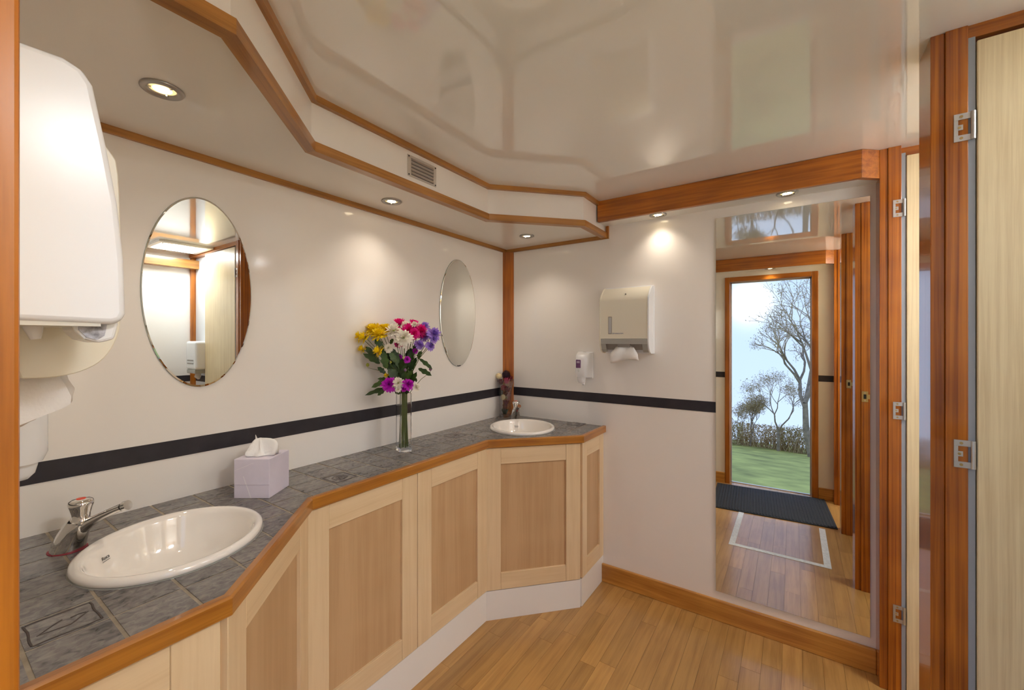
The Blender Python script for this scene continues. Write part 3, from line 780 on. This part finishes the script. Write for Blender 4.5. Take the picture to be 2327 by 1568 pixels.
for j in range(rings):
    f = j/(rings-1)
    for i in range(n):
        a = 2*math.pi*i/n
        fold = .30*math.sin(3*a+rnd[0]*3+f*1.2)+.20*math.sin(7*a+rnd[1]*3-f*2)+.10*math.sin(11*a+f*4)
        r = (.034*(1-f)**.7+.0025)*(1+fold*(.25+.7*math.sin(math.pi*min(1, f+.15))))
        lean = .012*f
        z = .1185+.050*f + (.007*math.sin(2*a+.7)+.006*math.sin(5*a+2))*math.sin(math.pi*f)
        x_, y_ = r*1.1*math.cos(a), r*.9*math.sin(a)
        if i < 6 or i > 35: x_ += .016*math.sin(math.pi*f)**.8; z += .006*math.sin(math.pi*f)
        vs.append((x_-lean*.6, y_, z))
for j in range(rings-1):
    for i in range(n): fs.append((j*n+i, j*n+(i+1) % n, (j+1)*n+(i+1) % n, (j+1)*n+i))
o = m.add(vs, fs).build('tissue', paper_m, tb, smooth=70); s = o.modifiers.new('s', 'SOLIDIFY'); s.thickness = .0008
MB().add([(-.020, -.004, .160), (-.008, -.006, .158), (-.019, -.004, .179), (-.021, -.003, .179)], [(0, 1, 2, 3)]).build('tissue_tip', paper_m, tb)

# ------------------------------------------------------------------ flower vase
YAW = R(34.1)
VB = Vector((.149, -.976, ZT))
def vloc(du, dd, z): return (du*math.cos(YAW)-dd*math.sin(YAW), du*math.sin(YAW)+dd*math.cos(YAW), z)
vs_ = thing('glass_vase', 'tall square clear glass vase holding the fresh flowers', 'vase', tuple(VB), R(34.1+38))
def sq_vase(levels, thick, base, name, parent):
    """square glass wall from (half width, z) levels"""
    vs = []; fs = []
    ringd = lambda h, z: [(h, h, z), (-h, h, z), (-h, -h, z), (h, -h, z)]
    outer = [ringd(h, z) for h, z in levels]
    inner = [ringd(h-thick, max(z, base)) for h, z in levels]
    rings = outer + inner[::-1]
    for r in rings: vs += r
    for k in range(len(rings)-1):
        for i in range(4): fs.append((k*4+i, k*4+(i+1) % 4, (k+1)*4+(i+1) % 4, (k+1)*4+i))
    fs.append((3, 2, 1, 0)); o = (len(rings)-1)*4; fs.append((o, o+1, o+2, o+3))
    return MB().add(vs, fs).build(name, glass_m, parent, bevel=.0012, seg=2)
sq_vase([(.0245, 0), (.0245, .25)], .0028, .018, 'glass', vs_)
green1 = plain('stem_green', (.085, .135, .02), .5); green2 = plain('leaf_green', (.030, .062, .012), .45, noise=.35, nscale=40)
green3 = plain('leaf_green_light', (.05, .10, .016), .45, noise=.3, nscale=40)
PET = {'yellow': plain('petal_yellow', (.90, .69, .008), .55), 'pink': plain('petal_magenta', (.80, .008, .26), .55), 'purple': plain('petal_violet', (.55, .012, .52), .55),
       'white': plain('petal_white', (.88, .84, .74), .55), 'lilac': plain('petal_lilac', (.40, .24, .72), .55)}
CEN = {'yellow': plain('eye_yellow', (.70, .52, .01), .7), 'pink': plain('eye_pink', (.6, .02, .2), .7), 'purple': plain('eye_purple', (.18, .005, .12), .7),
       'white': plain('eye_green', (.45, .5, .08), .7), 'lilac': plain('eye_lilac', (.25, .1, .45), .7)}
def bloom_mesh(r, layers, seed):
    rg = random.Random(seed); m = MB()
    for L in range(layers):
        f = L/max(1, layers-1)
        n = int(17-6*f); el = R(-6+74*f); ln = r*(1-.45*f)
        for k in range(n):
            a = 2*math.pi*(k+.5*(L % 2))/n + rg.uniform(-.1, .1); e2 = el+rg.uniform(-.14, .14); l2 = ln*rg.uniform(.86, 1.08); w = r*.27*(1-.25*f)
            vs = []
            for q, (t, ww) in enumerate(((.08, .45), (.45, .95), (.8, 1.0), (1.0, .35))):
                rr = l2*t; bend = .16*r*t*t*(1 if f > .3 else -.7)
                x_ = rr*math.cos(e2); z_ = rr*math.sin(e2)+bend+.05*r*f
                for s in (-1, 1): vs.append((x_, s*w*ww*.5, z_ + (.03*r)))
            M = Matrix.Rotation(a, 4, 'Z')
            m.add(vs, [(0, 1, 3, 2), (2, 3, 5, 4), (4, 5, 7, 6)], M)
    return m
BCACHE = {}
def frame_to(direction):
    d = Vector(direction).normalized(); return d.to_track_quat('Z', 'Y').to_matrix().to_4x4()
CAMDIR = Vector((math.sin(0), -1, .12))    # in the bouquet frame: x to the right, y away from the room's door
def leaf_mb(L, W, lobes=3, droop=.25, seed=0):
    rg = random.Random(seed); pts = []
    n = 4*lobes
    for i in range(n+1):
        t = i/n; env = math.sin(math.pi*min(1, t*.96+.04))**.75
        lob = .58+.42*abs(math.sin(t*math.pi*lobes+.5)); pts.append((t*L, W*env*lob*(1 if t < .97 else .1)))
    vs = []; fs = []
    for i, (x_, w) in enumerate(pts):
        z_ = -droop*L*(x_/L)**2
        vs += [(x_, -w, z_+.12*w), (x_, 0, z_-.0), (x_, w, z_+.12*w)]
    for i in range(n): fs += [(i*3, i*3+1, i*3+4, i*3+3), (i*3+1, i*3+2, i*3+5, i*3+4)]
    return MB().add(vs, fs)
ZX = lambda zx: (zx/7.84+790-917.8)/531.7
ZY = lambda zy: 1.328-(zy/7.84+710-773)/531.7 - ZT
def spray(label, name, root, blooms, leaves, buds=(), thick=.0036):
    t = thing(name, label, 'flowers', tuple(VB), YAW, 'cut flowers in the square vase')
    m = MB(); rx, ry = root[0]*1.5, root[1]*1.5
    hub = Vector((rx*.6, ry*.6, .30))
    m.tube([(rx*1.1, ry*1.1, .0195), (rx*.75, ry*.75, .14), (rx*.8, ry*.8, .24), tuple(hub)], [thick, thick, thick*.95, thick*.85], 7)
    def stalk(P, D, r):
        e0 = hub + Vector((P.x*.15, P.y*.15, (P.z-.30)*.12 if P.z > .36 else -.05))
        mid = e0.lerp(P, .55)+Vector((0, 0, .012)) - D*.01
        m.tube([tuple(e0), tuple(mid), tuple(P-D*.012), tuple(P)], [r*1.2, r, r*.9, r*1.6], 6)
    for k, (zx, zy, rp, dd, col, fc) in enumerate(blooms):
        P = Vector((ZX(zx), dd, ZY(zy))); r = rp*(1.45 if col == 'yellow' else 1.24)/7.84/531.7
        D = {'up': Vector((.15*math.copysign(1, P.x), -.35, .9)), 'cam': Vector((.05, -1, .35)), 'left': Vector((-.8, -.35, .5)), 'right': Vector((.7, -.5, .5)), 'top': Vector((0, -.12, 1))}[fc].normalized()
        stalk(P, D, .0013)
        key = (round(r, 3), k % 3)
        if key not in BCACHE: BCACHE[key] = bloom_mesh(r, 5 if r > .013 else 4, len(BCACHE)).v, bloom_mesh(r, 5 if r > .013 else 4, len(BCACHE)).f
        b = MB().add(*BCACHE[key]).build('bloom', PET[col], t); b.matrix_local = Matrix.Translation(P) @ frame_to(D)
        MB().sphere((0, 0, r*.18), r*.20, 10, 6, .7).build('flower_centre', CEN[col], b, smooth=60)
        MB().lathe([(.0012, -.25*r), (r*.28, -.04*r), (r*.34, .05*r)], 8).build('calyx', green1, b, smooth=60)
    for (zx, zy, rp, dd, mat_) in buds:
        P = Vector((ZX(zx), dd, ZY(zy))); r = rp/7.84/531.7; stalk(P, Vector((0, 0, 1)), .001)
        MB().sphere(tuple(P), r, 10, 8, 1.15).build('bud', mat_, t, smooth=60)
    m.build('stem', green1, t, smooth=60)
    rg = random.Random(len(label)+len(blooms)); leaves = list(leaves)
    for k in range(10):      # smaller leaves crowding the middle of the bunch
        ax, ay = rg.uniform(780, 1130), rg.uniform(820, 1330); sgn = 1 if ax > 950 else -1
        leaves.append((ax, ay, ax+sgn*rg.uniform(20, 110), ay-rg.uniform(130, 260), rg.uniform(45, 70), rg.uniform(-.05, .05)))
    for k, (zx, zy, zx2, zy2, wpx, dd) in enumerate(leaves):
        A = Vector((ZX(zx), dd, ZY(zy))); B = Vector((ZX(zx2), dd-.012, ZY(zy2))); d = B-A; L = d.length
        W = wpx/7.84/531.7
        xa = d.normalized(); za = Vector((.1, -.8, .5)); ya = za.cross(xa).normalized(); za = xa.cross(ya)
        o = leaf_mb(L, W, 3, .12, k).build('leaf', green2 if k % 3 else green3, t, smooth=60)
        M = Matrix((xa, ya, za)).transposed().to_4x4(); M.translation = A; o.matrix_local = M
    return t
budg = plain('bud_green', (.35, .36, .04), .6); budp = plain('bud_mauve', (.22, .12, .2), .6); budw = plain('bud_pale', (.55, .52, .25), .6)
spray('spray of yellow chrysanthemums at the left of the bouquet', 'chrysanthemum_spray', (-.009, -.004),
      [(480, 330, 125, .01, 'yellow', 'up'), (610, 410, 120, -.03, 'yellow', 'up'), (370, 310, 105, .03, 'yellow', 'up'), (230, 440, 90, -.01, 'yellow', 'left'), (380, 455, 95, -.05, 'yellow', 'left'), (640, 320, 110, .03, 'yellow', 'top'),
       (540, 300, 90, .05, 'yellow', 'top'), (320, 655, 72, -.03, 'yellow', 'left'), (655, 690, 90, -.07, 'yellow', 'left'), (750, 1115, 48, -.04, 'yellow', 'left'), (880, 1045, 30, -.04, 'yellow', 'up')],
      [(640, 640, 520, 480, 70, -.01), (590, 870, 380, 590, 70, -.03), (640, 900, 370, 710, 60, -.05), (760, 980, 730, 690, 75, -.06), (760, 930, 640, 700, 60, -.02), (700, 1080, 580, 960, 50, -.02), (760, 560, 820, 470, 45, 0), (690, 760, 560, 600, 60, 0)],
      [(385, 930, 30, -.02, budg), (830, 875, 20, -.05, budg)])
spray('spray of magenta pink chrysanthemums at the top of the bouquet', 'chrysanthemum_spray', (.003, .008),
      [(890, 225, 135, .03, 'pink', 'top'), (1130, 230, 115, .05, 'pink', 'up'), (1090, 320, 125, 0, 'pink', 'cam'), (1290, 330, 120, 0, 'pink', 'right'), (1210, 380, 90, -.02, 'pink', 'cam'), (880, 560, 65, .02, 'pink', 'cam'), (960, 560, 50, .03, 'pink', 'cam')],
      [(960, 900, 880, 720, 60, .02), (1010, 860, 1100, 640, 60, .03), (1160, 780, 1200, 560, 60, .02), (960, 1100, 850, 900, 60, 0)], [(1055, 800, 24, -.05, budw)])
spray('spray of white chrysanthemums in the middle of the bouquet', 'chrysanthemum_spray', (.000, -.008),
      [(860, 340, 140, -.03, 'white', 'up'), (1075, 460, 135, -.07, 'white', 'cam'), (805, 630, 70, -.06, 'white', 'cam'), (1020, 235, 85, .01, 'white', 'up'), (1190, 220, 60, .0, 'white', 'up'), (1195, 760, 35, 0, 'white', 'cam')],
      [(980, 1000, 900, 780, 55, -.03), (1000, 1100, 1080, 880, 55, -.03), (930, 1180, 800, 980, 70, -.05), (1080, 1180, 1190, 1020, 60, -.04)])
spray('spray of lilac chrysanthemums at the right of the bouquet', 'chrysanthemum_spray', (.009, .002),
      [(1540, 390, 120, -.02, 'lilac', 'right'), (1340, 255, 95, .04, 'lilac', 'up'), (1345, 430, 95, .02, 'lilac', 'right'), (1290, 575, 85, -.02, 'lilac', 'right'), (1490, 605, 80, -.03, 'lilac', 'right'), (1555, 480, 70, -.03, 'lilac', 'right')],
      [(1270, 760, 1350, 700, 50, -.02), (1310, 820, 1545, 985, 45, -.03), (1290, 990, 1530, 1100, 55, -.03), (1500, 575, 1555, 570, 18, -.03), (1260, 830, 1290, 700, 40, .0), (1240, 1230, 1250, 1160, 22, -.02)],
      [(1500, 1000, 28, -.03, budp)])
spray('low spray of violet chrysanthemums just above the vase rim', 'chrysanthemum_spray', (-.004, -.012),
      [(840, 1250, 120, -.08, 'purple', 'cam'), (1160, 1250, 95, -.08, 'purple', 'right'), (1110, 830, 55, -.05, 'purple', 'cam'), (920, 800, 50, .0, 'purple', 'cam'), (1200, 690, 50, 0, 'purple', 'cam'), (1085, 1330, 40, -.08, 'purple', 'cam')],
      [(800, 1180, 510, 1290, 60, -.06), (790, 1310, 380, 1425, 50, -.05), (780, 1320, 650, 1425, 45, -.08), (960, 1440, 880, 1330, 50, -.03), (1060, 1440, 1110, 1330, 50, -.02), (1000, 1450, 960, 1350, 60, .01), (760, 1180, 570, 1160, 35, -.02)],
      [(1080, 1010, 26, -.05, budp)])
spray('low white chrysanthemum between the two violet ones', 'chrysanthemum_spray', (.006, -.010),
      [(1000, 1225, 95, -.085, 'white', 'cam'), (1260, 1315, 70, -.04, 'white', 'right'), (1000, 1330, 45, -.09, 'white', 'cam')],
      [(1010, 1420, 1060, 1250, 45, -.04), (900, 1400, 960, 1250, 45, -.03)])
# leafy bits inside the vase belong to the lower stems; they stand in the water line
# ------------------------------------------------------------------ potpourri vase in the corner
V2 = Vector((.047, -.080, ZT))
v2 = thing('glass_vase', 'flared square glass vase of dried flowers in the corner', 'vase', tuple(V2), R(34.1+12))
sq_vase([(.029, 0), (.029, .10), (.034, .155), (.047, .235)], .0028, .014, 'glass', v2)
def pl2(name, label, cat, loc, rz=0): return thing(name, label, cat, tuple(V2+Vector(vloc(*loc))), rz, 'dried flowers in the corner vase')
dred = plain('dried_dark_red', (.14, .010, .018), .7, noise=.4, nscale=60); dpink = plain('dried_pink', (.50, .05, .12), .7); dcrim = plain('dried_crimson', (.30, .008, .03), .7)
dcream = plain('dried_cream', (.75, .62, .36), .8, bump=.8, bscale=120); dbrown = plain('dried_brown', (.17, .045, .025), .75, noise=.4, nscale=80); dgreen = plain('dried_green', (.03, .055, .03), .75); dcone = plain('dried_plum', (.030, .004, .014), .6)
cn = pl2('dried_cone', 'spiky dark plum cone on top of the corner vase', 'dried flower', (.008, 0, .258))
m = MB()
for k in range(110):
    f = (k+.5)/110; a = k*2.39996; th = math.acos(1-1.75*f); r = .021
    d = Vector((math.sin(th)*math.cos(a), math.sin(th)*math.sin(a), math.cos(th)*1.1))
    p = d*r; q = d*r*1.45; s = d.orthogonal().normalized()*.0028; u_ = d.cross(s)
    m.add([tuple(p+s), tuple(p-s*.5+u_*.85), tuple(p-s*.5-u_*.85), tuple(q)], [(0, 1, 3), (1, 2, 3), (2, 0, 3)])
m.sphere((0, 0, 0), .0215, 14, 10).build('scales', dcone, cn)
bl = pl2('dried_ball', 'cream pitted seed ball at the left of the corner vase', 'dried flower', (-.036, -.006, .252))
MB().sphere((0, 0, 0), .0185, 20, 14).build('ball', dcream, bl, smooth=80)
for k in range(16):
    a = k*2.4; th = .5+1.6*((k*.618) % 1); d = Vector((math.sin(th)*math.cos(a), math.sin(th)*math.sin(a), math.cos(th)))
    MB().sphere(tuple(d*.0180), .0016, 6, 5).build('pit', dbrown, bl)
def rose(loc, r, mat_, label, tilt=0.0):
    t = pl2('dried_flower', label, 'dried flower', loc)
    for L in range(3):
        m = MB()
        for k in range(5):
            a = 2*math.pi*(k+.5*L)/5; vs = []
            for q in range(4):
                f = q/3
                for s in range(-2, 3):
                    rr = r*(1-.26*L)*(.35+.65*f**.7); b = a+s*.30*(.55+.45*math.sin(math.pi*min(1, f+.25)))
                    vs.append((rr*math.cos(b), rr*math.sin(b), r*(-.7+1.35*f+.16*L) - .10*r*abs(s)*f))
            m.add(vs, [(q*5+s, q*5+s+1, (q+1)*5+s+1, (q+1)*5+s) for q in range(3) for s in range(4)])
        m.build('petals', mat_, t, smooth=60)
    return t
rose((.010, -.012, .224), .024, dpink, 'pink dried rose under the plum cone')
rose((.032, .006, .236), .020, dred, 'mauve dried petal at the right rim of the corner vase')
rose((-.026, -.008, .214), .022, dred, 'dark red dried rose at the left rim of the corner vase')
rose((-.012, -.012, .180), .021, dcrim, 'crimson dried rosebud inside the flare of the vase')
rose((.014, -.008, .170), .022, dred, 'wine red dried rose beside the crimson bud')
rose((.004, .008, .140), .016, dbrown, 'brown dried bud at the waist of the vase')
sl = pl2('citrus_slice', 'cream dried slice halfway up the corner vase', 'dried flower', (-.012, -.012, .122))
MB().lathe([(1e-4, -.002), (.017, -.002), (.018, 0), (.017, .002), (1e-4, .002)], 20, M=Matrix.Rotation(R(70), 4, 'X')).build('slice', dcream, sl, smooth=40)
mo = pl2('dried_moss', 'yellowish dried moss sprig halfway up the vase', 'dried flower', (.008, -.014, .118))
m = MB()
for k in range(26):
    a = random.uniform(0, 6.28); b_ = random.uniform(-.6, 1.2); d = Vector((math.cos(a)*math.cos(b_), math.sin(a)*math.cos(b_), math.sin(b_)))*random.uniform(.007, .013)
    m.tube([(0, 0, 0), tuple(d)], [.0007, .0016], 5)
m.build('sprig', plain('dried_moss', (.38, .33, .14), .8), mo)
rose((.006, -.006, .086), .020, dred, 'dark dried rose low in the corner vase')
rose((.000, -.004, .060), .021, dbrown, 'rust brown dried rose near the vase bottom')
lf = pl2('dried_leaves', 'dark green dried leaves at the bottom of the vase', 'dried flower', (0, 0, .016))
for k in range(7):
    o = leaf_mb(.040, .011, 2, .1, k).build('leaf', dgreen, lf, smooth=60)
    a = k*.9; xa = Vector((.35*math.cos(a), .35*math.sin(a), .93)).normalized(); ya = Vector((-math.sin(a), math.cos(a), 0)); za = xa.cross(ya)
    M = Matrix((xa, ya, za)).transposed().to_4x4(); M.translation = (.009*math.cos(a), .009*math.sin(a), 0); o.matrix_local = M

# ------------------------------------------------------------------ floor things
mt = thing('door_mat', 'charcoal ribbed door mat inside the entrance, seen reflected', 'mat', (1.365, -1.800, 0), R(-4))
box(-.40, .40, -.315, .315, .0003, .006).build('backing', mat_m, mt)
for k in range(38):
    x_ = -.385 + k*.0208
    if k == 0: rb = MB().add([(0, -.300, 0), (.013, -.300, 0), (.010, -.300, .0035), (.003, -.300, .0035), (0, .300, 0), (.013, .300, 0), (.010, .300, .0035), (.003, .300, .0035)], [(0, 3, 2, 1), (4, 5, 6, 7), (3, 7, 6, 2), (0, 4, 7, 3), (1, 2, 6, 5)]).mesh('rib', mat_m)
    o = bpy.data.objects.new('rib', rb); C.objects.link(o); o.parent = mt; o.location = (x_, 0, .006)
fm = thing('floor_marking', 'white tape outline of a hatch on the floor, seen reflected', 'floor marking', (1.445, -1.16, 0))
box(-.267, .267, .270, .305, .0002, .0014).build('tape_strip', tape_m, fm)
box(-.267, -.232, -.310, .270, .0002, .0014).build('tape_strip', tape_m, fm)
box(.232, .267, -.310, .270, .0002, .0014).build('tape_strip', tape_m, fm)

# ------------------------------------------------------------------ outside, seen through the doorway in the mirror
def gz(y): return -.70 + (y+2.3)*.150 if y > -19 else -.70-16.7*.150 + (y+19)*.45
grass_m = plain('field_grass', (.50, .445, .10), .9, noise=.35, nscale=1.6, bump=1, bscale=30)
ys_ = [-2.3-.0, -4, -7, -10, -13, -16, -19, -22, -30, -45]
m = MB(); vs = []; fs = []; nx = 13
for y in ys_:
    for i in range(nx):
        x_ = -45+90*i/(nx-1); vs.append((x_, y, gz(y)+ (random.uniform(-.06, .06) if -20 < y < -4 else 0)))
for j in range(len(ys_)-1):
    for i in range(nx-1): fs.append((j*nx+i, j*nx+i+1, (j+1)*nx+i+1, (j+1)*nx+i))
struct(m.add(vs, fs).build('ground', grass_m, smooth=60), 'green field sloping away outside the entrance, seen reflected', 'ground')
bark_m = plain('bark', (.33, .245, .175), .9, noise=.3, nscale=8); twig_m = plain('twigs', (.60, .45, .32), .9); bud_m = plain('spring_buds', (.50, .36, .18), .9)
hedge_m = plain('hedge_twigs', (.60, .42, .22), .9); hedge_d = plain('hedge_leaf', (.46, .34, .15), .9)
def tree(x, y, h, label, seed, spread=.5, lean=0, buds=True, depth=6):
    rg = random.Random(seed); t = thing('bare_tree', label, 'tree', (x, y, gz(y)-.05), 0, 'bare trees at the field edge')
    m = MB(); tw = MB(); bd = MB()
    def grow(p, d, L, r, n):
        q = p + d*L; mid = p.lerp(q, .5) + Vector((rg.uniform(-1, 1), rg.uniform(-1, 1), 0))*L*.07
        (m if n > 2 else tw).tube([tuple(p), tuple(mid), tuple(q)], [r, r*.85, r*.68], 5 if n > 2 else 3, cap=False)
        if n <= 0:
            if buds:
                for _ in range(9):
                    c = p.lerp(q, rg.random()) + Vector((rg.uniform(-1, 1), rg.uniform(-1, 1), rg.uniform(-1, 1)))*.16; s = rg.uniform(.012, .035)
                    v = [tuple(c+Vector((rg.uniform(-1, 1), rg.uniform(-1, 1), rg.uniform(-1, 1)))*s) for _ in range(3)]; bd.add(v, [(0, 1, 2)])
            return
        for k in range(3 if n < 5 else 2+(rg.random() < .6)):
            a = rg.uniform(0, 6.283); sp = spread*rg.uniform(.5, 1.25)
            o = d.orthogonal().normalized(); o = (Matrix.Rotation(a, 3, d) @ o)
            nd = (d*math.cos(sp)+o*math.sin(sp)+Vector((0, 0, .12))).normalized()
            grow(q if k else p.lerp(q, .85), nd, L*rg.uniform(.62, .86), r*.62, n-1)
    grow(Vector((0, 0, 0)), Vector((lean, 0, 1)).normalized(), h*.24, h*.015, depth)
    m.build('trunk', bark_m, t); o = tw.build('twigs', twig_m, t); o['kind'] = 'stuff'
    if buds and bd.v: o = bd.build('buds', bud_m, t); o['kind'] = 'stuff'
    return t
def hedge(x, y, w, h, label, seed, mat_):
    rg = random.Random(seed); t = thing('hedge_bush', label, 'bush', (x, y, gz(y)-.03), 0, 'hedge bushes at the field edge'); m = MB(); l = MB()
    for k in range(150):
        p = Vector((rg.uniform(-w, w), rg.uniform(-.5, .5), 0)); q = p+Vector((rg.uniform(-.3, .3), rg.uniform(-.2, .2), h*rg.uniform(.45, 1.05)))
        m.tube([tuple(p), tuple(q)], [.013, .004], 3, cap=False)
    for k in range(2600):
        zf = rg.random()**.7; c = Vector((rg.uniform(-w, w)*1.05, rg.uniform(-.5, .5), h*zf*.92)); s = rg.uniform(.02, .06)
        l.add([tuple(c+Vector((rg.uniform(-1, 1), rg.uniform(-1, 1), rg.uniform(-1, 1)))*s) for _ in range(3)], [(0, 1, 2)])
    m.build('stems', hedge_m, t); o = l.build('leaves', mat_, t); o['kind'] = 'stuff'
    return t
tree(2.05, -15.2, 7.8, 'tall bare tree at the right of the reflected doorway view', 3, .62, -.10)
tree(1.05, -16.6, 3.5, 'round bare tree in the middle of the reflected doorway view', 5, .6)
tree(.10, -17.0, 2.4, 'slim dark tree at the left of the reflected doorway view', 8, .45, .10)
tree(-.35, -18.0, 2.0, 'small bare tree at the left edge of the reflected doorway view', 11, .5)
tree(2.5, -18.2, 4.2, 'faint bare tree behind the tall one at the field edge', 14, .5)
for k, (x_, w, h) in enumerate(((-1.0, .8, 1.0), (.45, .75, .95), (1.75, .7, 1.0), (3.0, .8, 1.2))):
    hedge(x_, -17.2-.2*(k % 2), w, h, ['brown hedge bush at the far left of the reflected field', 'brown hedge bush left of the round tree', 'brown hedge bush right of the round tree', 'brown hedge bush at the far right of the reflected field'][k], 20+k, hedge_m if k % 2 else hedge_d)
